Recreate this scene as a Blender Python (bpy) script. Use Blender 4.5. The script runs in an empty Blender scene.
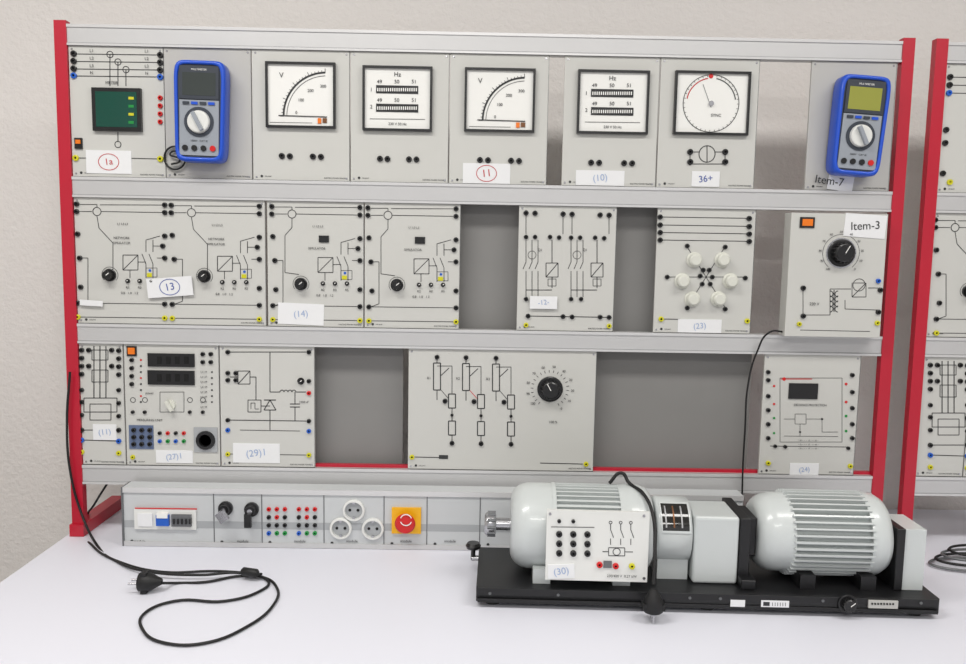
import bpy, math, random, bmesh
from mathutils import Vector, Matrix
random.seed(4)
# ------------------------------------------------------------------ camera
CAM=Vector((-0.0211,-1.8948,0.5597)); yaw,pit,rol,FPX=0.0123,0.1048,0.0176,800.0
F=Vector((math.sin(yaw)*math.cos(pit),math.cos(yaw)*math.cos(pit),-math.sin(pit)))
Rt=Vector((math.cos(yaw),-math.sin(yaw),0)); U=Rt.cross(F)
R2=Rt*math.cos(rol)+U*math.sin(rol); U2=-Rt*math.sin(rol)+U*math.cos(rol)
cd=bpy.data.cameras.new('camera'); cam=bpy.data.objects.new('camera',cd)
bpy.context.collection.objects.link(cam)
cd.sensor_width=36; cd.lens=FPX/966*36; cd.clip_start=0.05
M=Matrix((R2,U2,-F)).transposed().to_4x4(); M.translation=CAM; cam.matrix_world=M
bpy.context.scene.camera=cam
# survey: rectify measurements onto the real plane y=const / z=const
def S(u,v,y=0.0):
    d=F+R2*((u-483)/FPX)+U2*((332-v)/FPX); t=(y-CAM.y)/d.y; p=CAM+d*t; return p.x,p.z
def T(u,v,z):
    d=F+R2*((u-483)/FPX)+U2*((332-v)/FPX); t=(z-CAM.z)/d.z; p=CAM+d*t; return p.x,p.y
TZ=-0.152   # table top
# ------------------------------------------------------------------ materials
def lin(c):
    return tuple(((x/255)/12.92 if x/255<=0.04045 else ((x/255+0.055)/1.055)**2.4) for x in c)+(1,)
MATS={}
def mat(name,rgb,rough=0.5,metal=0.0,noise=0.0,nscale=50,bump=0.0,bscale=200,coat=0,spec=0.5,trans=0,emit=0):
    if name in MATS: return MATS[name]
    m=bpy.data.materials.new(name); m.use_nodes=True; nt=m.node_tree; b=nt.nodes['Principled BSDF']
    b.inputs['Base Color'].default_value=lin(rgb); b.inputs['Roughness'].default_value=rough
    b.inputs['Metallic'].default_value=metal; b.inputs['Coat Weight'].default_value=coat
    b.inputs['Specular IOR Level'].default_value=spec
    b.inputs['Transmission Weight'].default_value=trans
    if emit:
        b.inputs['Emission Color'].default_value=lin(rgb); b.inputs['Emission Strength'].default_value=emit
    tc=nt.nodes.new('ShaderNodeTexCoord')
    if noise>0:
        n=nt.nodes.new('ShaderNodeTexNoise'); n.inputs['Scale'].default_value=nscale; n.inputs['Detail'].default_value=4
        nt.links.new(tc.outputs['Object'],n.inputs['Vector'])
        mx=nt.nodes.new('ShaderNodeMix'); mx.data_type='RGBA'
        c=lin(rgb); mx.inputs[6].default_value=tuple(x*(1-noise) for x in c[:3])+(1,)
        mx.inputs[7].default_value=tuple(min(1,x*(1+noise)) for x in c[:3])+(1,)
        nt.links.new(n.outputs['Fac'],mx.inputs[0]); nt.links.new(mx.outputs[2],b.inputs['Base Color'])
    if bump>0:
        n=nt.nodes.new('ShaderNodeTexNoise'); n.inputs['Scale'].default_value=bscale; n.inputs['Detail'].default_value=5
        nt.links.new(tc.outputs['Object'],n.inputs['Vector'])
        bp=nt.nodes.new('ShaderNodeBump'); bp.inputs['Strength'].default_value=bump; bp.inputs['Distance'].default_value=0.004
        nt.links.new(n.outputs['Fac'],bp.inputs['Height']); nt.links.new(bp.outputs['Normal'],b.inputs['Normal'])
    MATS[name]=m; return m
mat('panel',(200,200,195),0.45,noise=0.02,nscale=8)
mat('panel_dark',(184,183,179),0.5,noise=0.03,nscale=8)
mat('shade_grey',(134,133,131),0.7,noise=0.05,nscale=10)  # grey tone painted in for shade behind the empty bays
mat('alu',(200,200,200),0.38,metal=0.25,noise=0.03,nscale=20)
mat('alu_dark',(110,112,114),0.4,metal=0.4)
mat('alu_line',(165,166,167),0.4,metal=0.3)
mat('alu_lip',(212,212,212),0.3,metal=0.25)
mat('red_post',(186,18,46),0.4,noise=0.05,nscale=10,coat=0.2)
mat('red',(205,25,25),0.35); mat('blue',(25,90,190),0.35); mat('green',(20,140,60),0.4); mat('yellow',(205,200,30),0.4)
mat('black',(16,16,17),0.35,coat=0.2); mat('hole',(2,2,2),0.8); mat('ink',(48,49,50),0.6)
mat('paper',(230,231,232),0.8,noise=0.01); mat('orange',(235,120,20),0.35)
mat('white_face',(236,236,232),0.5); mat('white_plastic',(224,225,221),0.35,coat=0.2)
mat('blackmetal',(20,20,22),0.42,noise=0.1,nscale=30)
mat('motor',(199,204,203),0.3,noise=0.02,nscale=12,coat=0.25,bump=0.06,bscale=300)
mat('steel',(185,185,188),0.25,metal=0.9); mat('copper',(120,82,55),0.4,metal=0.6)
mat('screen_green',(16,66,54),0.15,emit=0.25); mat('lcd_dark',(58,64,62),0.2); mat('lcd_yellow',(140,142,62),0.2,emit=0.15)
mat('mm_blue',(15,78,200),0.38,coat=0.2); mat('mm_grey',(52,58,68),0.4); mat('mm_dial',(150,156,164),0.35)
mat('inkred',(190,40,45),0.7); mat('inkblue',(70,90,160),0.7); mat('inkfaint',(160,178,210),0.8)
mat('estop_yellow',(240,180,15),0.4); mat('strip',(196,199,200),0.4,noise=0.02,nscale=8); mat('strip_band',(165,168,170),0.4)
mat('glass',(34,34,32),0.08,coat=0.5); mat('knob_white',(214,215,205),0.4); mat('btn_blue',(95,110,140),0.5)
mat('table',(224,225,234),0.5,noise=0.012,nscale=4)
mat('rubber',(14,14,15),0.55)
# ------------------------------------------------------------------ mesh builder
COL=bpy.context.collection
class MB:
    def __init__(s,yf=0.0): s.v=[];s.f=[];s.m=[];s.sm=[];s.mats=[];s.txt=[];s.yf=yf
    def mi(s,n):
        if n not in s.mats: s.mats.append(n)
        return s.mats.index(n)
    def add(s,vs,fs,m,smooth=False):
        o=len(s.v); s.v+= [tuple(x) for x in vs]; k=s.mi(m)
        for f in fs: s.f.append([i+o for i in f]); s.m.append(k); s.sm.append(smooth)
    def box(s,x0,x1,y0,y1,z0,z1,m,rot=0,cen=None):
        if x0>x1:x0,x1=x1,x0
        if y0>y1:y0,y1=y1,y0
        if z0>z1:z0,z1=z1,z0
        vs=[(x,y,z) for x in(x0,x1) for y in(y0,y1) for z in(z0,z1)]
        if rot:
            cx,cz=cen or((x0+x1)/2,(z0+z1)/2); c,q=math.cos(rot),math.sin(rot)
            vs=[(cx+(x-cx)*c-(z-cz)*q,y,cz+(x-cx)*q+(z-cz)*c) for x,y,z in vs]
        s.add(vs,[(0,1,3,2),(4,6,7,5),(0,4,5,1),(2,3,7,6),(0,2,6,4),(1,5,7,3)],m)
    def _pt(s,o,axis,t,r,a):
        c,q=r*math.cos(a),r*math.sin(a)
        if axis=='x': return (o[0]+t,o[1]+c,o[2]+q)
        if axis=='y': return (o[0]+c,o[1]+t,o[2]+q)
        return (o[0]+c,o[1]+q,o[2]+t)
    def lathe(s,prof,o,axis,m,seg=24,cap=True):
        pt=lambda t,r,a:s._pt(o,axis,t,r,a)
        for i in range(len(prof)-1):
            (t0,r0),(t1,r1)=prof[i],prof[i+1]
            vs=[pt(t0,r0,2*math.pi*k/seg) for k in range(seg)]+[pt(t1,r1,2*math.pi*k/seg) for k in range(seg)]
            s.add(vs,[(k,(k+1)%seg,seg+(k+1)%seg,seg+k) for k in range(seg)],m,True)
        if cap:
            for t,r in (prof[0],prof[-1]):
                if r>1e-5: s.add([pt(t,r,2*math.pi*k/seg) for k in range(seg)],[tuple(range(seg))],m)
    def smoothlathe(s,prof,o,axis,m,seg=40):
        pt=lambda t,r,a:s._pt(o,axis,t,r,a)
        vs=[pt(t,r,2*math.pi*k/seg) for t,r in prof for k in range(seg)]
        fs=[(i*seg+k,i*seg+(k+1)%seg,(i+1)*seg+(k+1)%seg,(i+1)*seg+k) for i in range(len(prof)-1) for k in range(seg)]
        s.add(vs,fs,m,True)
        for t,r in (prof[0],prof[-1]):
            if r>1e-5: s.add([pt(t,r,2*math.pi*k/seg) for k in range(seg)],[tuple(range(seg))],m)
    def cylpatch(s,x0,x1,r,a0,a1,cy,cz,m,n=10):
        vs=[]
        for i in range(n+1):
            a=math.radians(a0+(a1-a0)*i/n)
            for x in(x0,x1): vs.append((x,cy-r*math.cos(a),cz+r*math.sin(a)))
        s.add(vs,[(2*i,2*i+1,2*i+3,2*i+2) for i in range(n)],m,True)
    def P(s,u,v): return S(u,v,s.yf)
    def line(s,u0,v0,u1,v1,w=1.0,m='ink',d=0.0006):
        x0,z0=s.P(u0,v0);x1,z1=s.P(u1,v1); s.seg(x0,z0,x1,z1,w*0.0019,m,d)
    def seg(s,x0,z0,x1,z1,w,m='ink',d=0.0006):
        L=math.hypot(x1-x0,z1-z0)
        if L<1e-6:return
        nx,nz=-(z1-z0)/L*w/2,(x1-x0)/L*w/2
        y=s.yf-d
        s.add([(x0+nx,y,z0+nz),(x1+nx,y,z1+nz),(x1-nx,y,z1-nz),(x0-nx,y,z0-nz),
               (x0+nx,s.yf,z0+nz),(x1+nx,s.yf,z1+nz),(x1-nx,s.yf,z1-nz),(x0-nx,s.yf,z0-nz)],
              [(0,1,2,3),(0,4,5,1),(1,5,6,2),(2,6,7,3),(3,7,4,0)],m)
    def poly(s,pts,w=1.0,m='ink'):
        for a,b in zip(pts[:-1],pts[1:]): s.line(a[0],a[1],b[0],b[1],w,m)
    def rect(s,u0,v0,u1,v1,w=0.9,m='ink'):
        s.poly([(u0,v0),(u1,v0),(u1,v1),(u0,v1),(u0,v0)],w,m)
    def fill(s,u0,v0,u1,v1,m,d=0.0012,rot=0):
        x0,z0=s.P(u0,v0);x1,z1=s.P(u1,v1); s.box(x0,x1,s.yf-d,s.yf,z1,z0,m,rot)
    def arc(s,u,v,r,a0=0,a1=360,w=0.9,m='ink',n=20,d=0.0006):
        x,z=s.P(u,v); R=r*0.00237
        p=[(x+R*math.cos(math.radians(a0+(a1-a0)*i/n)),z+R*math.sin(math.radians(a0+(a1-a0)*i/n))) for i in range(n+1)]
        for a,b in zip(p[:-1],p[1:]): s.seg(a[0],a[1],b[0],b[1],w*0.0019,m,d)
    def dot(s,u,v,r,m='ink',d=0.001):
        x,z=s.P(u,v); s.lathe([(0,r*.00237),(-d,r*.00237)],(x,s.yf,z),'y',m,16)
    def sock(s,u,v,m='black',r=3.0):
        x,z=s.P(u,v); R=r*0.00237
        s.lathe([(0,R),(-0.004,R*0.95),(-0.0045,R*0.8),(-0.0045,R*.42),(-0.001,R*.38)],(x,s.yf,z),'y',m,14,cap=False)
        s.lathe([(-0.0008,R*.42),(-0.0012,0.0)],(x,s.yf,z),'y','hole',10,cap=False)
    def socks(s,pts,m='black',r=3.0):
        for u,v in pts: s.sock(u,v,m,r)
    def knob(s,u,v,r,m='black',h=0.018,a=40,skirt=True):
        x,z=s.P(u,v); R=r*0.00237
        if skirt: s.lathe([(0,R),(-0.003,R),(-0.004,R*.9)],(x,s.yf,z),'y',m,28)
        s.lathe([(0,R*.72),(-h,R*.66),(-h-0.0015,R*.58),(-h-.0015,0)],(x,s.yf,z),'y',m,28)
        n=16
        for i in range(n):
            an=2*math.pi*i/n; cx,cz=x+R*.7*math.cos(an),z+R*.7*math.sin(an)
            s.lathe([(-0.003,R*.06),(-h,R*.06)],(cx,s.yf,cz),'y',m,6)
        an=math.radians(a)
        ex,ez=x+R*.6*math.cos(an),z+R*.6*math.sin(an); L=math.hypot(ex-x,ez-z)
        nx,nz=-(ez-z)/L*.0009,(ex-x)/L*.0009; y=s.yf-h-.0022
        s.add([(x+nx,y,z+nz),(ex+nx,y,ez+nz),(ex-nx,y,ez-nz),(x-nx,y,z-nz)],[(0,1,2,3)],'white_face')
    def text(s,u,v,t,size,m='ink',rot=0,d=0.0022):
        x,z=s.P(u,v); s.txt.append((t,x,z,size*0.00237,m,rot,s.yf-d))
    def label(s,u0,v0,u1,v1,t='',m='inkblue',size=12,rot=0.0,circ=False):
        s.fill(u0,v0,u1,v1,'paper',0.0016,rot)
        if t: s.text((u0+u1)/2,(v0+v1)/2,t,size,m,rot+0.12)
        if circ:
            x,z=s.P((u0+u1)/2,(v0+v1)/2); n=24; A,B=.0235,.0185
            p=[(x+A*math.cos(2*math.pi*i/n),z+B*math.sin(2*math.pi*i/n)) for i in range(n+1)]
            for a,b in zip(p[:-1],p[1:]): s.seg(a[0],a[1],b[0],b[1],.0014,m,.0024)
    def finish(s,name,parent=None,bevel=0,loc=None):
        xs=[[p[i] for p in s.v] for i in range(3)]
        c=Vector([(min(a)+max(a))/2 for a in xs]) if loc is None else Vector(loc)
        me=bpy.data.meshes.new(name); me.from_pydata([tuple(Vector(p)-c) for p in s.v],[],s.f); me.update()
        for n in s.mats: me.materials.append(MATS[n])
        me.polygons.foreach_set('material_index',s.m); me.polygons.foreach_set('use_smooth',s.sm)
        bm=bmesh.new(); bm.from_mesh(me); bmesh.ops.recalc_face_normals(bm,faces=bm.faces); bm.to_mesh(me); bm.free()
        ob=bpy.data.objects.new(name,me); COL.objects.link(ob); ob.location=c
        if bevel:
            b=ob.modifiers.new('bevel','BEVEL'); b.width=bevel; b.segments=3; b.limit_method='ANGLE'; b.angle_limit=math.radians(50)
        if parent: ob.parent=parent; ob.location=c-parent.location
        for i,(t,x,z,size,m,rot,y) in enumerate(s.txt):
            cu=bpy.data.curves.new('lettering','FONT'); cu.body=t; cu.size=size; cu.extrude=0.0001
            cu.align_x='CENTER'; cu.align_y='CENTER'; cu.materials.append(MATS[m])
            to=bpy.data.objects.new('lettering_%d'%(i+1),cu); COL.objects.link(to)
            to.parent=ob; to.location=Vector((x,y,z))-c; to.rotation_euler=(math.pi/2,-rot,0)
        return ob
def empty(name,loc):
    e=bpy.data.objects.new(name,None); e.location=loc; e.empty_display_size=0.05; COL.objects.link(e); return e
def cable(name,pts,r=0.0035,m='rubber',parent=None):
    cu=bpy.data.curves.new(name,'CURVE'); cu.dimensions='3D'; cu.bevel_depth=r; cu.bevel_resolution=3; cu.resolution_u=8
    sp=cu.splines.new('BEZIER'); sp.bezier_points.add(len(pts)-1)
    for b,p in zip(sp.bezier_points,pts):
        b.co=p; b.handle_left_type=b.handle_right_type='AUTO'
    cu.materials.append(MATS[m]); o=bpy.data.objects.new(name,cu); COL.objects.link(o)
    if parent: o.parent=parent; o.location=-parent.location
    return o
# ------------------------------------------------------------------ room
def plaster():
    m=bpy.data.materials.new('plaster_wall'); m.use_nodes=True; nt=m.node_tree; b=nt.nodes['Principled BSDF']
    b.inputs['Roughness'].default_value=0.9
    tc=nt.nodes.new('ShaderNodeTexCoord')
    n=nt.nodes.new('ShaderNodeTexNoise'); n.inputs['Scale'].default_value=90; n.inputs['Detail'].default_value=3; n.inputs['Roughness'].default_value=.55
    v=nt.nodes.new('ShaderNodeTexNoise'); v.inputs['Scale'].default_value=1.2
    nt.links.new(tc.outputs['Object'],n.inputs['Vector']); nt.links.new(tc.outputs['Object'],v.inputs['Vector'])
    mx=nt.nodes.new('ShaderNodeMix'); mx.data_type='RGBA'
    mx.inputs[6].default_value=lin((229,225,221)); mx.inputs[7].default_value=lin((237,233,230))
    nt.links.new(v.outputs['Fac'],mx.inputs[0]); nt.links.new(mx.outputs[2],b.inputs['Base Color'])
    bp=nt.nodes.new('ShaderNodeBump'); bp.inputs['Strength'].default_value=0.5; bp.inputs['Distance'].default_value=0.006
    nt.links.new(n.outputs['Fac'],bp.inputs['Height']); nt.links.new(bp.outputs['Normal'],b.inputs['Normal'])
    MATS['plaster']=m
plaster()
mat('floor',(120,115,108),0.6,noise=0.1,nscale=6); mat('ceiling',(225,225,222),0.9); mat('lamp_body',(230,230,230),0.5)
WY=0.30; FZ=-0.90; CZ=1.9; XL,XR,YF=-2.6,3.2,-4.2
def wall(n,*a):
    b=MB(); b.box(*a[:6],a[6]); return b.finish(n)
wall('wall_back',XL,XR,WY,WY+.1,FZ,CZ,'plaster'); wall('wall_left',XL-.1,XL,YF,WY,FZ,CZ,'plaster')
wall('wall_right',XR,XR+.1,YF,WY,FZ,CZ,'plaster')
wall('floor',XL,XR,YF,WY,FZ-.1,FZ,'floor'); wall('ceiling',XL,XR,YF,WY,CZ,CZ+.1,'ceiling')
b=MB(); b.box(XL,XR,WY-.012,WY,FZ,FZ+.08,'white_plastic'); b.finish('baseboard_back')
# ------------------------------------------------------------------ table
b=MB(); b.box(-1.0,2.4,-0.95,0.285,TZ-.03,TZ,'table')
for x in(-.93,.7,2.3):
    for y in(-.88,.2): b.box(x-.025,x+.025,y-.025,y+.025,FZ,TZ-.03,'alu_dark')
b.finish('laboratory_table',bevel=0.002)
# ------------------------------------------------------------------ rack
RZ=[1.026,.684,.342,0.0]; RH=0.0235
def rack(name,xa,xb):
    b=MB(); pw=0.028
    for x0 in (xa,xb-pw):
        b.box(x0,x0+pw,-.006,.014,TZ+.03,RZ[0]+.031,'red_post')
        b.box(x0-.003,x0+pw+.003,-.014,.215,TZ+.0005,TZ+.030,'red_post')
    for z in RZ:
        xi,xo=xa+pw,xb-pw
        b.box(xi,xo,-.003,.02,z-RH,z+RH,'alu')
        b.box(xi,xo,-.0055,.0,z+RH-.007,z+RH,'alu_lip'); b.box(xi,xo,-.0055,.0,z-RH,z-RH+.005,'alu_lip')
        b.box(xi,xo,-.0036,-.003,z-RH+.0055,z-RH+.0070,'alu_line')
    b.box(xa+pw,xb-pw,.008,.02,RZ[3]+RH,RZ[3]+RH+.007,'red_post')
    return b.finish(name,bevel=0.0006)
rack('equipment_rack',-.985,.985)
rack('equipment_rack',1.034,2.1)
VM={1:115,2:268,3:410}
def zr(row): return RZ[row]+RH+.0003, RZ[row-1]-RH-.0003
def panel(u0,u1,row,m='panel',x=None,thick=.006):
    b=MB(0.0); v=VM[row]+0.0155*((u0+u1)/2-70)
    x0,x1=(S(u0,v)[0],S(u1,v)[0]) if x is None else x
    x0=max(x0,-.9565) if x0<.98 else x0
    z0,z1=zr(row); b.box(x0+.0006,x1-.0006,0,thick,z0,z1,m)
    b.box(x0+.001,x1-.001,-.0004,0,z0+.0,z0+.0010,'ink'); b.box(x1-.0014,x1-.0006,-.0006,0,z0,z1,'alu_dark')
    b.x0,b.x1,b.z0,b.z1=x0,x1,z0,z1
    for xx in(x0+.008,x1-.008):
        for zz in(z0+.007,z1-.007): b.lathe([(0,.0025),(-.0012,.0022),(-.0012,0)],(xx,0,zz),'y','steel',10)
    b.txt.append(('ELECTRIC POWER TRAINER',x1-.034,z0+.007,.0042,'ink',0,-.0008))
    b.lathe([(0,.003),(-.0008,.003)],(x0+.02,0,z0+.009),'y','ink',12)
    b.txt.append(('Lab panel',x0+.035,z0+.009,.004,'ink',0,-.0008))
    return b
# --- Row 1
b=panel(66,165,1)
for i,v in enumerate((54,61.5,69,76)):
    b.line(77,v,158,v+1); b.sock(74,v-.3,'blue' if i==3 else 'black'); b.sock(160.5,v+1.2,'blue' if i==3 else 'black')
    b.text(92,v-3,'L%d'%(i+1) if i<3 else 'N',4); b.text(147,v-2.5,'L%d'%(i+1) if i<3 else 'N',4)
for u,v in((110,54.5),(118,62),(126,69.6)):
    b.arc(u,v,3); b.line(u,v,u,86)
b.fill(93,88,143,132,'black',.009)
x0,z0=S(97,92);x1,z1=S(139,128); b.box(x0,x1,-.0098,-.009,z1,z0,'screen_green')
for i,v in enumerate((99,107,115,123)):
    xx,zz=S(133,v); b.box(xx-.006,xx+.006,-.0104,-.0098,zz-.003,zz+.003,'green' if i%2 else 'yellow')
b.text(112,83,'METER',4)
b.socks([(160.5,98),(160.5,106),(160.5,114),(160.5,122)],'red',2.4)
b.fill(75,138,83,149,'black',.004); b.fill(76.5,140,81.5,144,'orange',.006)
b.line(118,132,118,142); b.arc(118,144.5,3); b.line(75,158,92,158); b.line(120,158,160,159)
b.sock(76,158,'yellow'); b.sock(160.5,159,'yellow')
b.label(86,150,132,174,'1a','inkred',9,circ=True); b.finish('digital_power_meter_panel')
for (u0,u1,n) in ((165,252,0),(808,893,1)):
    b=panel(u0,u1,1,'panel_dark')
    b.finish('mounting_panel')
def analog(u0,u1,mu0,mv0,mu1,mv1,kind,socks,label=None,name='analog_meter_panel'):
    b=panel(u0,u1,1)
    x0,z1=S(mu0,mv0); x1,z0=S(mu1,mv1); w=.0052
    for a in((x0,x1,z1-w,z1),(x0,x1,z0,z0+w),(x0,x0+w,z0+w,z1-w),(x1-w,x1,z0+w,z1-w)):
        b.box(a[0],a[1],-.010,0,a[2],a[3],'black')
    b.box(x0+w,x1-w,-.004,0,z0+w,z1-w,'white_face')
    b.yf=-.0042
    W,H=mu1-mu0,mv1-mv0
    if kind=='arc':
        cu,cv=mu0+W*.87,mv0+H*.82
        b.arc(cu,cv,W*.60,92,180,2.2,n=24); b.arc(cu,cv,W*.555,92,180,.6,n=24)
        cx,cz=b.P(cu,cv)
        for i in range(21):
            a=math.radians(92+88*i/20); r0=W*.60*.00237; r1=r0+(.009 if i%5==0 else .005)
            b.seg(cx+r0*math.cos(a),cz+r0*math.sin(a),cx+r1*math.cos(a),cz+r1*math.sin(a),.0012)
        for i,t in enumerate(('0','100','200','300')):
            a=math.radians(172-25*i); b.text(cu+W*.44*math.cos(a),cv-W*.44*math.sin(a),t,4,d=.001)
        b.line(cu,cv,mu0+W*.18,cv-1.5,.9,'ink',.002)
        b.text(mu0+W*.22,mv0+H*.20,'V',7,d=.001); b.fill(mu0+W*.74,mv0+H*.84,mu0+W*.79,mv0+H*.92,'orange',.002); b.fill(mu0+W*.81,mv0+H*.84,mu0+W*.87,mv0+H*.91,'copper',.002)
        b.line(mu0+4,mv0+H*.90,mu0+W*.66,mv0+H*.91,.5)
    elif kind=='bars':
        for k in(.29,.57):
            b.fill(mu0+W*.19,mv0+H*k,mu0+W*.80,mv0+H*(k+.135),'black',.001)
            for i in range(19):
                u=mu0+W*(.215+.031*i); xx,za=b.P(u,mv0+H*(k+.045)); _,zb=b.P(u,mv0+H*(k+.095))
                b.box(xx-.0013,xx+.0013,b.yf-.0016,b.yf-.001,zb,za,'white_face')
            for i in range(3): b.text(mu0+W*(.24+.25*i),mv0+H*(k-.05),'%d'%(49+i),5,d=.001)
        b.text(mu0+W*.5,mv0+H*.13,'Hz',6,d=.001)
        b.text(mu0+W*.12,mv0+H*.36,'1',5,d=.001);b.text(mu0+W*.12,mv0+H*.62,'2',5,d=.001)
        b.line(mu0+W*.1,mv0+H*.80,mu0+W*.9,mv0+H*.81,.6); b.text(mu0+W*.5,mv0+H*.88,'230 V 50 Hz',3.5,d=.001)
    else:
        cu,cv=(mu0+mu1)/2,(mv0+mv1)/2; R=W*.38
        b.arc(cu,cv,R,w=.8,n=36); b.arc(cu,cv,R*.88,100,170,1.2,'inkred'); b.arc(cu,cv,R*.88,10,80,1.2)
        cx,cz=b.P(cu,cv)
        for i in range(36):
            a=math.radians(i*10); r0=R*.00237; r1=r0*.93
            b.seg(cx+r0*math.cos(a),cz+r0*math.sin(a),cx+r1*math.cos(a),cz+r1*math.sin(a),.001)
        b.dot(cu,cv-R*1.0,2.2,'red'); b.line(cu,cv+4,cu-8,cv-R*.7,.6,'alu_dark'); b.dot(cu,cv,2.5,'steel',.004)
        b.text(cu+5,cv+12,'SYNC',4,d=.001)
    b.yf=0
    if kind=='dial':
        b.arc(707,154,8,w=1.1); b.line(707,146,707,162,1); b.poly([(699,152),(690,152)]); b.poly([(715,152),(725,152)]); b.poly([(690,152),(690,164),(725,164),(725,152)])
    b.socks(socks)
    if label: b.label(*label)
    b.finish(name)
analog(252.5,350,266,62,336,129,'arc',[(282,156),(290,156.3),(313,156.6),(321,156.9)],name='analog_voltmeter_panel')
analog(350.5,449,363,66,432,132,'bars',[(380,158.8),(387.5,159),(409,159.3),(416.5,159.5)],name='frequency_meter_panel')
analog(449.5,548,465,68,534,133,'arc',[(480,160),(488,160.2),(511,160.7),(519,161)],(463,163,510,184,'11','inkred',10,0,True),name='analog_voltmeter_panel')
analog(563,658,578,70,647,135,'bars',[(591,162.6),(599,162.8),(624,163.2),(632,163.4)],(576,170,624,186,'(10)','inkfaint',9),name='frequency_meter_panel')
analog(658.5,757,675,71,747,136,'dial',[(690,152),(690,162),(725,152),(725,162)],(692,171,719,187,'36+','inkblue',9),name='synchroscope_panel')
# --- Row 2 transmission line models
def line_circuit(b,du,dv,disp=False,kn=(110,275)):
    def q(u,v): return (u+du,v+dv)
    def L(*p): b.poly([q(*a) for a in p],.8)
    b.socks([q(77,204),q(77,211.5),q(78,234),q(80,258),q(81,287),q(78,303),q(165,205),q(165,212.5),q(165,236),q(163,246),q(165,258),q(165,287),q(165,304)],r=2.6)
    b.sock(*q(78,317),'yellow',2.7); b.sock(*q(165,318),'yellow',2.7)
    L((80,204.5),(97,204.5),(97,207)); L((80,211.5),(92,211.5)); L((101,211.5),(162,212.5)); L((100,204.8),(162,205)); b.arc(*q(97,211.5),4)
    if disp: L((97,216),(97,225),(90,233),(90,270),(104,272))
    else: L((97,216),(99,228),(113,243),(113,270))
    L((80,258),(88,258),(88,300),(80,303)); L((80,317),(162,318)); L((80,303),(162,304))
    b.rect(*q(123,255),*q(138,270)); L((123,270),(138,255)); L((138,262),(146,262))
    for k in(146,153):
        L((k,240),(k,252)); L((k,264),(k-4,254)); L((k,264),(k,278))
    L((146,240),(160,236)); L((153,240),(153,246),(160,246)); L((130,270),(130,278)); L((157,258),(162,258))
    b.rect(*q(146,268),*q(157,277),.6); b.fill(*q(147,273),*q(152,277),'yellow',.001); b.dot(*q(150,270.5),1.3,'blue')
    if not disp: b.text(*q(122,238),'NETWORK',3.2)
    b.text(*q(122,246 if disp else 243),'SIMULATOR',3.2); b.text(*q(123,224),'L1 L2 L3',3)
    for k in(128,140,152): b.knob(*q(k,281),2.2,h=.006); b.text(*q(k,287.5),'R%d'%(k%7),3.2)
    b.text(*q(130,293),'0.8   1.0   1.2',3.2)
    k=kn if disp else q(*kn)
    b.knob(k[0],k[1],6.3,h=.02); b.arc(k[0],k[1],8,-40,220,.5,n=14)
    if disp: b.fill(*q(124,233),*q(134,240),'black',.003)
b=panel(68,266,2); line_circuit(b,0,0); line_circuit(b,94.5,1.2); b.finish('transmission_line_panel')
b=panel(267.5,364,2); line_circuit(b,195,2.5,True,(301,284)); b.label(278,303,324,325,'(14)','inkfaint',9,-.03); b.finish('transmission_line_panel')
b=panel(364.5,460,2); line_circuit(b,291,3.8,True,(397,285)); b.finish('transmission_line_panel')
b=MB(-.0055); b.label(147,277,193,297,'13','inkblue',10,.09,True); b.finish('paper_note')
b=MB(-.0055); b.label(80,300,103,306,'',rot=-.05); b.finish('paper_note')
# switch panel
b=panel(517.5,615,2)
b.socks([(526,213),(535,213.2),(563,214),(572,214.2),(600,215),(609,215.2)],r=2.7)
for o in(0,45):
    b.socks([(526+o,237+o*.015),(535+o,237+o*.015),(550+o,237+o*.015),(559+o,237.5+o*.015)],r=2.3)
    for k in(526,532,538): b.poly([(k+o,240),(k+o,262)],.8); b.poly([(k+o,262),(k+o-3,269)],.8); b.poly([(k+o,271),(k+o,297)],.8)
    b.rect(546+o,263,558+o,277); b.line(546+o,277,558+o,263); b.line(552+o,240,552+o,263); b.line(552+o,277,552+o,288)
    b.line(526+o,290,552+o,290); b.arc(532+o,255,4,w=.6); b.rect(548+o,279,556+o,286,.7)
    b.socks([(526+o,299),(536+o,299)],r=2.3)
    b.text(540+o,250,'Q1',3.5)
b.socks([(528,316),(563,316.5),(572,316.8),(600,317),(609,317.3)],r=2.5)
b.sock(526,325,'yellow',2.5);b.sock(609,326,'yellow',2.5)
for u in(526,563,572,609): b.line(u,216,u,234,.8)
b.line(528,316,609,317.3); b.finish('circuit_breaker_panel')
b=MB(-.0055); b.label(530,296,557,309,'-12-','inkfaint',7); b.finish('paper_note')
# capacitor panel
b=panel(655,753,2)
for i,v in enumerate((217,225,232.5,240)):
    b.line(663,v,748,v+1.3,.9); b.sock(660,v,r=2.7); b.sock(749,v+1.5,r=2.7)
c=(706,277)
for i in range(6):
    a=math.radians(60*i+60)
    b.line(c[0],c[1],c[0]+38*math.cos(a),c[1]-35*math.sin(a),.8)
for (u,v) in ((694,260),(722,260),(682,281),(730,281),(692,299),(718,299)):
    x,z=b.P(u,v); R=.0185
    b.lathe([(0,R),(-.004,R),(-.006,R*.85),(-.018,R*.78),(-.021,R*.6),(-.021,0)],(x,0,z),'y','knob_white',24)
b.socks([(687,246),(725,247),(667,277),(745,278),(687,308),(725,309),(700,276),(712,277),(703,270),(709,270),(702,284),(710,284)],r=2.4)
b.sock(661,319,'yellow',2.7); b.sock(747,321,'yellow',2.7); b.line(664,319,680,319.3)
b.label(678,319,721,333,'(23)','inkfaint',8); b.finish('capacitor_bank_panel')
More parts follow.
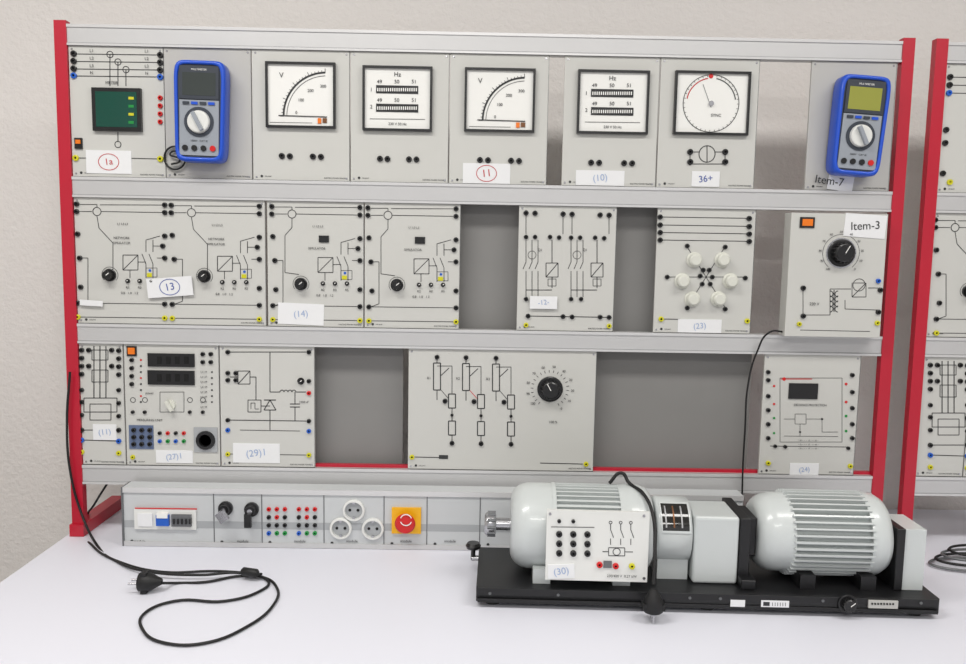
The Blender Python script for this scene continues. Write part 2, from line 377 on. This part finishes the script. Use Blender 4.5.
# transformer box (deep, proud of the rack)
yb=-.045
b=MB(yb); x0,_=S(788,275,yb); x1,_=S(884,276,yb); z0=S(835,337,yb)[1]; z1=S(840,213.5,yb)[1]
b.box(x0,x1,yb,-.0065,z0+.0,z1,'panel')
b.fill(800,217,814,228,'black',.003); b.fill(802,219,812,226,'orange',.005)
x,z=b.P(841,253); b.lathe([(0,.035),(-.0015,.035)],(x,yb,z),'y','steel',28)
b.knob(841,253,13.5,h=.022,a=60); b.arc(841,253,18,-50,230,.6,n=30)
for i in range(11):
    a=math.radians(-50+28*i); b.text(841+21*math.cos(a),253-21*math.sin(a),'%d'%(i*10),3)
b.poly([(803,288),(803,315),(830,315),(830,289),(851,289)],.9); b.poly([(878,288),(868,288)]); b.poly([(878,310),(845,309),(845,300)],.9)
for i in range(4): b.arc(830,294+5*i,3,-90,90,1.2,n=8); b.arc(838,294+5*i,3,90,270,1.2,n=8)
b.line(834,290,834,312,1.2)
b.rect(852,283,866,297); b.arc(859,285,6); b.line(852,297,866,283)
b.socks([(880,290),(878,312),(803,288),(803,316)],r=2.6); b.sock(878,281,'blue',2.4); b.sock(877,323,'yellow',2.6); b.sock(799,324,'yellow',2.4)
b.text(814,304,'230 V',4); b.line(800,330,870,331.5,.8)
b.label(845,214,885,238,'Item-3','ink',11,-.06); b.finish('variable_transformer_box',bevel=.0006)
# --- Row 3
def iso(name,du,dv,u0,u1,lab=True,x=None):
    b=panel(u0,u1,3,x=x)
    q=lambda u,v:(u+du,v+dv)
    for v in(350,358,366,374): b.sock(*q(82,v),r=2.5); b.sock(*q(119,v+.5),r=2.5)
    for v in(350,366): b.sock(*q(89,v),r=2.5); b.sock(*q(112,v),r=2.5)
    for k in(94,100,106): b.poly([q(k,346),q(k,398)],1.2)
    b.rect(*q(92,350),*q(108,360)); b.rect(*q(92,370),*q(108,382)); b.poly([q(84,398),q(117,398),q(117,412),q(84,412),q(84,398)])
    b.socks([q(82,390),q(119,390),q(82,402),q(119,403),q(82,415),q(119,416)],r=2.3)
    b.socks([q(82,430),q(119,430)],r=2.5); b.socks([q(82,440),q(119,441)],'blue',2.6)
    b.rect(*q(90,404),*q(111,420)); b.line(*q(84,430),*q(116,430)); b.line(*q(84,440),*q(116,441))
    b.sock(*q(82,452),'yellow',2.6); b.sock(*q(119,453),'yellow',2.6)
    if lab: b.label(93,424,117,440,'(11)','inkfaint',8)
    return b.finish(name)
iso('isolation_switch_panel',0,0,70,125)
b=panel(125.5,220,3)
b.fill(127,346,137,356,'black',.003); b.fill(128.5,347.5,135.5,354,'orange',.005)
b.fill(148,353,195,367,'black',.004); b.fill(148,370,195,385,'black',.004)
for v in(360,377.5):
    for k in range(4):
        xx,zz=b.P(160+9*k,v); b.box(xx-.0055,xx+.0055,-.0046,-.004,zz-.009,zz+.009,'hole')
b.socks([(132,360),(132,368),(132,376),(132,384),(203,354),(211,354),(203,362),(211,362)],r=2.3)
for i in range(8): b.dot(141,360+6*i,1,'red' if i%3==0 else 'ink'); b.text(204,372+5*i,'U I P',3.2)
for i in range(6): b.dot(212,372+6*i,.9,'ink')
b.rect(160,392,184,412,.6); x,z=b.P(171,405)
b.lathe([(0,.012),(-.006,.011),(-.006,0)],(x,0,z),'y','knob_white',20); b.box(x-.004,x+.004,-.016,-.006,z-.014,z+.014,'knob_white',.5)
for u in(133,145,190,203): b.arc(u,400,2.5,w=.7); b.sock(u,412,r=1.9)
x0,za=b.P(129,425);x1,zb=b.P(154,449); b.box(x0,x1,-.002,0,zb,za,'btn_blue')
b.yf=-.002
for i in range(3):
    for j in range(3): b.sock(134+8*i,430+7*j,r=2.4)
b.yf=0
for i,u in enumerate((160,168,176,184)):
    b.sock(u,433,'red' if i in(1,3) else 'black',2); b.sock(u,441,'green' if i%2 else 'blue',2)
b.fill(194,427,218,452,'strip_band',.003); x,z=b.P(206,440); b.lathe([(0,.024),(-.008,.022),(-.008,.015),(-.003,.013),(-.003,0)],(x,0,z),'y','black',28)
b.sock(133,457,'yellow',2.4); b.label(156,450,193,463,'(27)1','inkfaint',8)
b.text(150,393,'power',3.2); b.text(150,420,'MEASURING UNIT',3.2); b.finish('digital_measuring_panel')
b=panel(220.5,315,3)
b.socks([(228,352),(228,373),(228,380),(236,373),(236,380),(309,352)],r=2.4)
b.rect(238,371,250,384); b.line(238,384,250,371); b.rect(248,400,261,412); b.poly([(251,409),(251,403),(255,403),(255,409),(259,409)],.7)
b.line(230,352,306,352); b.line(230,377,238,377); b.poly([(250,377),(256,377),(256,400)]); b.poly([(261,406),(270,406)])
b.poly([(270,352),(270,392)]); b.poly([(264,410),(276,410),(270,400),(264,410)],1.1); b.line(264,400,276,400,1.2); b.poly([(270,410),(270,430)])
b.poly([(270,392),(280,392)])
for k in range(4): b.arc(282+4*k,392,2,0,180,1,n=6)
b.line(296,392,306,392); b.line(290,404,300,404,1.2); b.line(290,407,300,407,1.2); b.line(295,392,295,404); b.line(295,407,295,421)
b.line(226,420,306,421); b.line(240,430,300,431,.7)
b.socks([(309,381),(309,421),(228,420)],r=2.3); b.knob(301,381,3.5,h=.008); b.sock(309,393,'red',2.3); b.sock(309,431,'blue',2.4); b.sock(228,430,'blue',2.4)
b.sock(228,454,'yellow',2.5); b.sock(309,455,'yellow',2.5); b.line(230,454,306,455,.8); b.text(304,402,'1000 uF',3)
b.label(233,443,280,463,'(29)1','inkfaint',10); b.finish('converter_panel')
b=panel(408,595,3)
for k,u in enumerate((437,466,496)):
    d=k*.5
    b.sock(u,357+d,r=2.5); b.line(u,359+d,u,363+d); b.rect(u-3.5,363+d,u+3.5,390+d,1.3); b.line(u,390+d,u,400+d)
    b.sock(u+8,401+d,r=2.6); b.poly([(u+3.5,376+d),(u+12,368+d)]); b.poly([(u,366+d),(u+15,366+d),(u+15,394+d)],.8)
    b.rect(u+11.5,394+d,u+18.5,408+d,1.3); b.line(u+15,408+d,u+15,421+d); b.sock(u+15,415+d,r=1.6)
    b.rect(u+11.5,421+d,u+18.5,435+d,1.3); b.line(u+15,435+d,u+15,442+d); b.sock(u+15,443+d,r=2.5)
    b.line(u+4,390+d,u+11,398+d,.7,'red' if k==1 else 'ink'); b.text(u-8,378+d,'R%d'%(k+1),3.5)
b.knob(550,389,13,h=.024,a=120)
cx,cz=b.P(550,389)
for i in range(22):
    a=math.radians(-60+14*i)
    b.seg(cx+.040*math.cos(a),cz+.040*math.sin(a),cx+.046*math.cos(a),cz+.046*math.sin(a),.0013)
    if i%2==0: b.text(550+22.5*math.cos(a),389-22.5*math.sin(a),'%d'%(i*5),3.4)
b.text(553,422,'100 %',3.5)
b.sock(412,457,'yellow',2.6); b.sock(586,464,'yellow',2.6); b.line(415,457,440,457.5); b.line(540,463,583,464); b.fill(439,455,448,459,'ink',.001)
b.finish('load_resistor_panel')
b=panel(761,857,3)
b.socks([(768,372),(768,380),(768,396),(768,410),(768,424),(768,438)],r=2.3)
b.socks([(852,375),(852,392),(852,408),(852,424),(852,438)],r=2.3)
for v,m in((384,'red'),(402,'red'),(416,'green'),(431,'green')): b.dot(846,v,1.4,m); b.dot(774,v+2,1.2,m)
b.fill(789,383,817,399,'black',.003); b.dot(784,379,1.8,'red'); b.rect(780,378,842,442,.5)
b.line(781,379,812,379,1.0,'red')
b.text(810,405,'DISTANCE PROTECTION',3)
b.rect(795,414,806,424,.5); b.poly([(784,419),(795,419)],.5); b.poly([(806,419),(822,419),(822,432),(838,432)],.5); b.poly([(800,424),(800,436)],.5)
b.dot(822,419,1.1); b.dot(800,432,1.1); b.line(784,436,838,436.5,.5)
b.line(770,446,850,447,.7); b.socks([(775,446),(785,446.5),(848,448)],r=1.9)
for i in range(3): b.text(808,440+4*i,'- o - - -  o  - - o -',3)
b.sock(768,463,'yellow',2.6); b.sock(850,466,'yellow',2.6); b.label(790,463,818,476,'(24)','inkfaint',7); b.finish('protection_relay_panel')
# added grey boards standing in for shade on the wall behind empty bays
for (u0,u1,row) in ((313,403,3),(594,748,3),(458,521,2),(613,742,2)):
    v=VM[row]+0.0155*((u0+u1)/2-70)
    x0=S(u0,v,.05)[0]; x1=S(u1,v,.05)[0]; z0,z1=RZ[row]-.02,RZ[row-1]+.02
    b=MB(); b.box(x0,x1,.0465,.052,z0,z1,'shade_grey'); b.box(x0,x1,.021,.0465,z0,z0+.015,'alu_dark'); b.box(x0,x1,.021,.0465,z1-.015,z1,'alu_dark')
    b.finish('shade_board')
# --- second rack panels
xa=1.034+.028
def p2(name,row,x0,x1,fn):
    b=panel(0,0,row,x=(x0,x1)); fn(b); return b.finish(name)
def f1(b):
    for i in range(3):
        z=b.z1-.03-.018*i; b.seg(b.x0+.012,z,b.x1-.012,z,.0018)
    for (dx,dz,m) in ((.012,.03,'black'),(.012,.048,'black'),(.012,.066,'blue'),(.012,.15,'black'),(.012,.18,'black'),(.03,.27,'yellow'),(.012,.25,'black')):
        for xx in(b.x0+dx,b.x1-dx): b.lathe([(0,.007),(-.004,.0065),(-.004,.003),(-.001,.003),(-.001,0)],(xx,0,b.z1-dz),'y',m,14)
p2('digital_power_meter_panel',1,xa,xa+.23,f1)
b=panel(0,0,2,x=(xa,xa+.47)); line_circuit(b,858,16); line_circuit(b,956,17.5); b.finish('transmission_line_panel')
iso('isolation_switch_panel',848,15,0,0,False,x=(xa,xa+.118))
p2('converter_panel',3,xa+.119,xa+.35,f1)
p2('converter_panel',1,xa+.231,xa+.46,f1)
# ------------------------------------------------------------------ multimeters
def multimeter(u,v,rot,lcd):
    x,z=S(u,v,-.03); e=empty('digital_multimeter',(x,-.0035,z)); L=e.location
    H,W=.112,.058
    b=MB()
    out=[]; n=48
    for i in range(n):
        a=2*math.pi*i/n; c,s_=math.cos(a),math.sin(a)
        px=W*math.copysign(abs(c)**.26,c); pz=H*math.copysign(abs(s_)**.22,s_)
        if pz<-.02: px*=.955
        elif pz<.02: px*=.955+.045*(pz+.02)/.04
        out.append((px,pz))
    def layer(y,k): return [(L.x+p*k,L.y+y,L.z+q*(1-(1-k)*.55)) for p,q in out]
    ls=[layer(-.002,.93),layer(-.008,1),layer(-.040,1),layer(-.048,.96),layer(-.0485,.86),layer(-.044,.84)]
    vs=sum(ls,[]); fs=[(i*n+k,i*n+(k+1)%n,(i+1)*n+(k+1)%n,(i+1)*n+k) for i in range(5) for k in range(n)]
    b.add(vs,fs,'mm_blue',True); b.add(ls[0],[tuple(range(n))],'mm_blue'); b.add(ls[5],[tuple(range(n))],'mm_grey')
    b.finish('holster',e,loc=L)
    b=MB(L.y-.044)
    def bx(x0,x1,z0,z1,d0,d1,m): b.box(L.x+x0,L.x+x1,L.y-.044-d1,L.y-.044-d0,L.z+z0,L.z+z1,m)
    bx(-.044,.044,.026,.099,0,.003,'mm_grey'); bx(-.037,.037,.034,.084,.003,.0035,lcd)
    bx(-.044,.044,-.098,.024,0,.002,'mm_dial')
    for i in range(4): bx(-.036+.019*i,-.022+.019*i,.014,.020,.002,.005,'mm_blue' if i%2 else 'mm_grey')
    b.lathe([(0,.033),(-.002,.033),(-.002,.026)],(L.x,L.y-.046,L.z-.024),'y','mm_grey',32)
    b.lathe([(0,.026),(-.008,.024),(-.009,.022),(-.009,0)],(L.x,L.y-.046,L.z-.024),'y','white_plastic',32)
    b.box(L.x-.004,L.x+.004,L.y-.064,L.y-.055,L.z-.046,L.z-.002,'mm_dial',.5)
    for i in range(4):
        b.lathe([(0,.0065),(-.003,.0065),(-.003,.003)],(L.x-.031+.0207*i,L.y-.046,L.z-.082),'y','red' if i==3 else 'black',14)
    b.txt=[('1000V   CAT III',L.x,L.z-.066,.006,'ink',0,L.y-.0465),('MULTIMETER',L.x,L.z+.0905,.006,'white_face',0,L.y-.0475)]
    b.finish('keypad',e,loc=L)
    e.rotation_euler=(0,rot,0); return e
multimeter(202,112.5,.02,'lcd_dark')
multimeter(857.5,126.5,.06,'lcd_yellow')
b=MB(-.002); b.label(829,168,853,191,'',rot=-.12); b.text(829,181,'Item-7',11,'ink',-.12); b.finish('paper_note')
x,z=S(175,158,-.005)
cable('test_lead',[(x+.024*math.cos(a),-.006,z+.026*math.sin(a)) for a in [i*math.pi/6 for i in range(13)]]+[(x-.01,-.007,z+.01),(x+.012,-.008,z-.005),(x-.008,-.008,z-.015)],.0022)
# ------------------------------------------------------------------ power strip unit
ys=-.066; b=MB(ys)
x0=S(124,517,ys)[0]; x1=S(742,520,ys)[0]; z1=S(124,487,ys)[1]
b.box(x0,x1,ys,ys+.045,TZ+.0005,z1,'strip')
b.box(x0,x1,ys-.004,ys,z1-.012,z1,'alu_lip'); b.box(x0,x1,ys-.004,ys,TZ+.001,TZ+.012,'alu')
b.box(x0-.004,x0,ys-.004,ys+.045,TZ+.0005,z1,'alu_dark')
b.box(x0,x1,ys-.0006,ys,TZ+.045,TZ+.062,'strip_band')
for u in(214,262,324,384,427,480,560,640): xx=S(u,517,ys)[0]; b.box(xx-.001,xx+.001,ys-.001,ys,TZ+.012,z1-.012,'alu_dark')
b.fill(135,508,197,529,'white_plastic',.006); b.yf=ys-.006; b.fill(135,507.5,197,509.5,'red',.001); b.fill(157,514,170,525,'blue',.008); b.fill(158,512,169,517,'white_face',.010); b.fill(172,514,192,526,'alu_dark',.006); b.fill(138,513,153,526,'paper',.003)
for k in range(5): b.fill(174+4*k,518,176+4*k,523,'black',.009)
b.yf=ys
for u,v in((226,508),(252,509)):
    x,z=b.P(u,v); b.lathe([(0,.017),(-.006,.017),(-.007,.013),(-.020,.012),(-.020,0)],(x,ys,z),'y','black',24)
    b.lathe([(-.020,.006),(-.0215,.006),(-.0215,0)],(x,ys,z),'y','steel',16)
x,z=b.P(226,508); b.box(x-.002,x+.002,ys-.045,ys-.02,z-.006,z+.006,'steel',.5); b.box(x-.006,x+.016,ys-.048,ys-.04,z-.018,z+.006,'steel',.6)
x,z=b.P(251,517); b.box(x-.008,x+.008,ys-.03,ys-.02,z-.016,z+.016,'black')
for g in(269,299):
    for i in range(3):
        for j,m in enumerate(('red','black','black','green')):
            if i==0 and j==3: m='blue'
            if j==1 and i==1: m='red'
            b.sock(g+8*i,509+8*j,m,2.2)
def schuko(b,u,v):
    x,z=b.P(u,v); R=.026
    b.lathe([(0,R),(-.006,R),(-.008,R*.93),(-.008,R*.80),(.004,R*.76),(.004,0)],(x,ys,z),'y','white_plastic',32,cap=False)
    b.lathe([(-.0005,R*.74),(-.0010,0)],(x,ys,z),'y','strip_band',28,cap=False)
    for s_ in(-1,1): b.lathe([(-.001,.0035),(-.0018,.0035),(-.0018,0)],(x+s_*.0095,ys,z),'y','hole',12)
    for s_ in(-1,1): b.box(x-.003,x+.003,ys-.006,ys,z+s_*R*.72-.003,z+s_*R*.72+.003,'steel')
for u,v in((354,510),(341,528),(373,528.5)): schuko(b,u,v)
b.fill(392,507,421,533,'estop_yellow',.006); x,z=b.P(406,520)
b.lathe([(-.006,.014),(-.020,.014),(-.021,.022),(-.026,.024),(-.032,.020),(-.034,.0)],(x,ys,z),'y','red',32,cap=False)
b.yf=ys-.0345; b.arc(406,520,5.5,20,160,1.2,'white_face',d=.0008); b.arc(406,520,5.5,200,340,1.2,'white_face',d=.0008); b.yf=ys
for u in(140,243,300,352,406,450): b.text(u,541,'module',3.8)
for u in(125,215,263,325,385,428,481): b.dot(u+7,541+(u-125)*.01,1.5)
b.finish('power_supply_unit')
# ------------------------------------------------------------------ machine set
MS=[]
AY,AZ=-.26,-.018; BT=-.110
b=MB(); b.box(-.003,.908,-.366,-.155,TZ+.012,BT,'blackmetal')
b.box(.0,.904,-.372,-.366,BT-.014,BT,'blackmetal'); b.box(.0,.904,-.372,-.366,TZ+.012,TZ+.02,'blackmetal')
for x in(.03,.46,.87):
    for y in(-.34,-.18): b.lathe([(0,.016),(.0125,.014)],(x,y,TZ+.0003),'z','rubber',18)
b.box(.37,.78,-.369,-.366,TZ+.02,BT-.014,'black')
b.yf=-.372
for u0,u1 in((730,744),(760,787)): b.fill(u0,596,u1,603,'paper',.001)
b.fill(762,597.5,768,601.5,'ink',.0015)
for k in range(6): b.line(771+2.5*k,598,771+2.5*k,601.5,.5,'ink',.0016)
b.fill(864,594,892,602,'panel_dark',.004); b.yf=-.376
for k in range(8): b.dot(868+2.9*k,598,.8,'hole')
b.yf=-.372; b.knob(844,598,8,h=.014)
for u in(492,560,690,720,820,915): b.dot(u,593+(u-480)*.008,1.2,'alu_dark',.002)
b.lathe([(0,.006),(.02,.006)],(-.018,-.2,-.118),'x','steel',12)
b.lathe([(0,.005),(.03,.005)],(-.015,-.2,-.122),'z','black',12)
b.lathe([(0,.015),(.006,.017),(.012,.013),(.012,0)],(-.015,-.2,-.095),'z','black',18)
MS.append(b.finish('machine_base_plate',bevel=.0015))
def prof(t0,t1,r0,r1,n=8):
    return [(t0+(t1-t0)*(1-math.cos(math.pi/2*i/n)),r0+(r1-r0)*math.sin(math.pi/2*i/n)) for i in range(n+1)]
def fins(b,xa,xb,r0,r1,w,nf,m='motor',lead=0):
    for i in range(nf):
        a=2*math.pi*(i+.5)/nf; c,s_=math.cos(a),math.sin(a); vs=[]
        for x in(xa,xb):
            for r in(r0,r1):
                for k in(-w,w): vs.append((x+(lead if x==xa and r==r1 else 0),AY+r*c-k*s_,AZ+r*s_+k*c))
        b.add(vs,[(0,1,3,2),(4,6,7,5),(0,4,5,1),(2,3,7,6),(0,2,6,4),(1,5,7,3)],m)
b=MB(); Rm=.088
b.smoothlathe([(.064,.02),(.064,.045)]+prof(.064,.105,.055,Rm,8)+[(.15,Rm)],(0,AY,AZ),'x','motor',56)
b.smoothlathe([(.15,.080),(.285,.080)],(0,AY,AZ),'x','motor',56)
b.smoothlathe([(.285,Rm),(.30,Rm+.003),(.33,Rm+.001)]+[(.338+.021*math.sin(math.pi/2*i/8),Rm*.45+Rm*.53*math.cos(math.pi/2*i/8)) for i in range(9)]+[(.360,.0)],(0,AY,AZ),'x','motor',56)
fins(b,.148,.287,.078,.0885,.0016,44)
b.smoothlathe([(.148,.0895),(.156,.0895)],(0,AY,AZ),'x','motor',56)
for x in (.11,.27):
    for s_ in(-1,1): b.box(x,x+.035,AY+s_*.035,AY+s_*.085,BT+.0003,BT+.03,'motor')
b.smoothlathe([(.03,.013),(.066,.013)],(0,AY,AZ),'x','steel',24)
b.smoothlathe([(.010,.020),(.014,.024),(.032,.024),(.034,.020)],(0,AY,AZ),'x','steel',28)
for i in range(10):
    a=2*math.pi*i/10; b.lathe([(.016,.0035),(.033,.0035)],(0,AY+.0235*math.cos(a),AZ+.0235*math.sin(a)),'x','alu_dark',8)
for a in(40,140,220,320):
    c,s_=math.cos(math.radians(a)),math.sin(math.radians(a)); b.lathe([(0.068,.006),(.085,.006)],(0,AY+.062*c,AZ+.062*s_),'x','alu_dark',10)
MS.append(b.finish('electric_motor'))
# terminal panel on the motor
yt=-.375; b=MB(yt)
x0,z1=S(549,509,yt); x1,z0=S(648,580,yt)
b.box(x0,x1,yt,yt+.006,z0,z1,'white_plastic'); b.box(x0+.012,x1-.03,yt+.006,-.349,z0+.02,z1-.012,'motor')
for uu in(561,575,589):
    for vv in(533,542.5,552): b.sock(uu,vv,r=2.7)
b.socks([(561,520),(575,520)],r=1.6)
for k in range(3):
    u=612+10*k; b.line(u,522,u,528,.7); b.line(u,528,u+3,536,.7); b.line(u,537,u,543,.7); b.arc(u,521,1.2,w=.6)
b.rect(610,546,626,554,.7); b.arc(618,550,3,w=.7); b.line(604,550,610,550,.7); b.line(626,550,634,550,.7)
b.sock(601,563,'red',2.6); b.sock(617,564,'red',2.6); b.sock(633,564,'yellow',2.6); b.fill(605,559,613,566,'alu_dark',.002)
b.line(553,526,596,526,.6); b.text(623,574,'230/400 V  0.27 kW',3)
b.label(550,563,576,577,'(30)','inkfaint',8,.06)
for u,v in((552,513),(645,514),(645,576)): b.dot(u,v,1.2,'steel')
MS.append(b.finish('motor_terminal_panel'))
# brake / sensor section with inspection window
b=MB()
b.smoothlathe([(.3605,.05),(.3605,.064),(.366,.067),(.430,.067),(.432,.06)],(0,AY,AZ),'x','motor',48)
b.cylpatch(.370,.424,.0678,14,66,AY,AZ,'glass')
for i in range(3): b.cylpatch(.376+.016*i,.379+.016*i,.0684,20,60,AY,AZ,'copper' if i%2 else 'alu_line')
for a in(13,67): b.cylpatch(.367,.427,.0690,a-2,a+2,AY,AZ,'motor',3)
for x in(.367,.424): b.cylpatch(x,x+.003,.0690,11,69,AY,AZ,'motor')
b.box(.366,.428,-.305,-.215,BT+.0003,AZ-.05,'motor')
MS.append(b.finish('magnetic_brake'))
b=MB(); b.box(.4335,.524,-.325,-.215,BT+.0003,.030,'motor'); MS.append(b.finish('torque_sensor_housing',bevel=.006))
b=MB(); b.box(.525,.546,-.325,-.185,BT+.0003,.028,'blackmetal'); b.box(.546,.566,-.300,-.22,AZ-.04,AZ+.04,'blackmetal'); b.box(.525,.554,-.35,-.175,BT+.0003,BT+.02,'blackmetal'); MS.append(b.finish('bearing_bracket',bevel=.002))
# right motor
b=MB(); o=-.016
b.smoothlathe([(.583+o,.03)]+prof(.583+o,.625+o,.05,.080,8)+[(.65+o,.081)],(0,AY,AZ),'x','motor',56)
b.smoothlathe([(.645+o,.072),(.80+o,.072)],(0,AY,AZ),'x','motor',56)
b.smoothlathe([(.80+o,.083),(.812+o,.086),(.830+o,.083),(.843+o,.075),(.848+o,.06),(.849+o,0)],(0,AY,AZ),'x','motor',56)
fins(b,.640+o,.805+o,.070,.087,.0018,40,lead=.006)
for x in(.645,.765):
    for s_ in(-1,1): b.box(x,x+.03,AY+s_*.03,AY+s_*.08,BT+.0003,BT+.03,'blackmetal')
MS.append(b.finish('electric_motor'))
b=MB(); b.box(.8335,.850,-.335,-.19,BT+.0003,.018,'blackmetal'); MS.append(b.finish('bearing_bracket',bevel=.002))
b=MB(); b.box(.851,.893,-.330,-.235,BT+.0003,.016,'motor'); b.box(.893,.8945,-.32,-.245,BT+.02,.005,'strip_band'); MS.append(b.finish('encoder_housing',bevel=.004))
# ------------------------------------------------------------------ cables
def plug(name,loc,ang,sc=1.0,pitch=0):
    b=MB()
    b.smoothlathe([(-.028,.006),(-.02,.010),(-.008,.017),(.0,.019),(.016,.019),(.018,.017),(.018,0)],(0,0,0),'x','rubber',24)
    for s_ in(-1,1): b.lathe([(.018,.0024),(.036,.0024),(.037,0)],(0,s_*.0095,0),'x','steel',10)
    b.box(.0,.012,-.012,.012,-.021,.021,'rubber')
    o=b.finish(name,loc=(0,0,0)); o.location=loc; o.rotation_euler=(0,pitch,ang); o.scale=(sc,)*3; return o
def tp(pts,z=.004): return [(T(u,v,TZ+z)[0],T(u,v,TZ+z)[1],TZ+z) for u,v in pts]
def vp(pts,y=-.02): return [(S(u,v,y)[0],y,S(u,v,y)[1]) for u,v in pts]
px,py=T(148,582,TZ+.022)
plug('power_plug',(px,py,TZ+.0225),math.pi*1.02,1.0)
cable('power_cord',[(px+.028,py,TZ+.020)]+tp([(175,583),(205,582),(240,576),(262,577),(277,588),(274,604),(248,626),(205,643),(165,643),(143,630),(146,612),(175,601),(225,601),(258,592),(268,581)])+tp([(240,573),(200,575),(150,572)],.011)+tp([(118,562),(97,545)],.004)+vp([(82,515),(70,470),(67,420),(70,372)],-.018),.0028)
cable('power_cord',vp([(107,484)],.05)+vp([(97,500)],.01)+tp([(86,523)],.004)+tp([(92,545),(120,562),(165,572),(215,571),(262,574)],.0038),.0026)
x,y=T(250,575,TZ+.012); b=MB(); b.smoothlathe([(-.02,.005),(-.016,.009),(.016,.009),(.02,.005)],(0,0,0),'x','rubber',16); o=b.finish('cable_connector',loc=(0,0,0)); o.location=(x,y,TZ+.018); o.rotation_euler=(0,0,-.3)
cable('signal_cable',vp([(785,332),(770,332)],-.03)+vp([(757,352),(748,385),(745,430),(743,465)],-.014)+vp([(742,500)],-.012)+[(S(742,512,.02)[0],.02,TZ+.004)],.0022)
pz=TZ+.0395
MS.append(cable('machine_cord',[(.27,-.25,.0725),(.295,-.25,.095)]+[(S(628,481,-.26)[0],-.26,S(628,481,-.26)[1])]+vp([(643,492)],-.30)+vp([(653,512)],-.34)+vp([(656,550)],-.385)+[(S(655,590,-.41)[0],-.41,pz+.035)],.0036))
MS.append(plug('power_plug',(S(655,590,-.41)[0],-.412,pz),0,1.0,math.pi/2))
# slight yaw of the whole machine set on the table
pv=Vector((-.003,-.34,0)); RM=Matrix.Translation(pv+Vector((-.003,0,0)))@Matrix.Rotation(math.radians(-1.9),4,'Z')@Matrix.Translation(-pv)
bpy.context.view_layer.update()
for o in MS: o.matrix_world=RM@o.matrix_world
# cables coiled at far right
for k in range(4):
    pts=[]
    for i in range(13):
        a=i*math.pi/6+k; pts.append((1.14+.10*math.cos(a)+.02*k,-.13+.04*math.sin(a)+.01*k,TZ+.006+.007*k))
    cable('coiled_cable',pts,.003,'rubber' if k%2 else 'alu_dark')
b=MB(); b.box(1.36,2.0,-.075,-.025,TZ+.0005,TZ+.12,'strip'); b.box(1.36,2.0,-.08,-.075,TZ+.11,TZ+.12,'alu_lip')
for i in range(6): b.lathe([(0,.02),(-.006,.019),(-.006,0)],(1.42+.08*i,-.075,TZ+.06),'y','white_plastic',24)
b.finish('power_supply_unit')
# ------------------------------------------------------------------ lights
def area(name,loc,sx,sy,p,col=(1,.975,.94)):
    e=empty('ceiling_light',loc)
    l=bpy.data.lights.new(name,'AREA'); l.shape='RECTANGLE'; l.size=sx; l.size_y=sy; l.energy=p; l.color=col
    o=bpy.data.objects.new('tube',l); COL.objects.link(o); o.parent=e; o.location=(0,0,-.02)
    b=MB(); b.box(loc[0]-sx/2-.02,loc[0]+sx/2+.02,loc[1]-sy/2-.02,loc[1]+sy/2+.02,loc[2]+.0,loc[2]+.04,'lamp_body'); b.finish('housing',e)
area('lamp_a',(-.9,-1.2,CZ-.045),1.4,.35,30)
area('lamp_b',(1.3,-1.2,CZ-.045),1.4,.35,22)
area('lamp_c',(.2,-3.0,CZ-.045),1.6,.4,32)
w=bpy.data.worlds.new('world'); bpy.context.scene.world=w; w.use_nodes=True
w.node_tree.nodes['Background'].inputs[0].default_value=(.97,.97,1,1); w.node_tree.nodes['Background'].inputs[1].default_value=.66
bpy.context.scene.view_settings.view_transform='Standard'
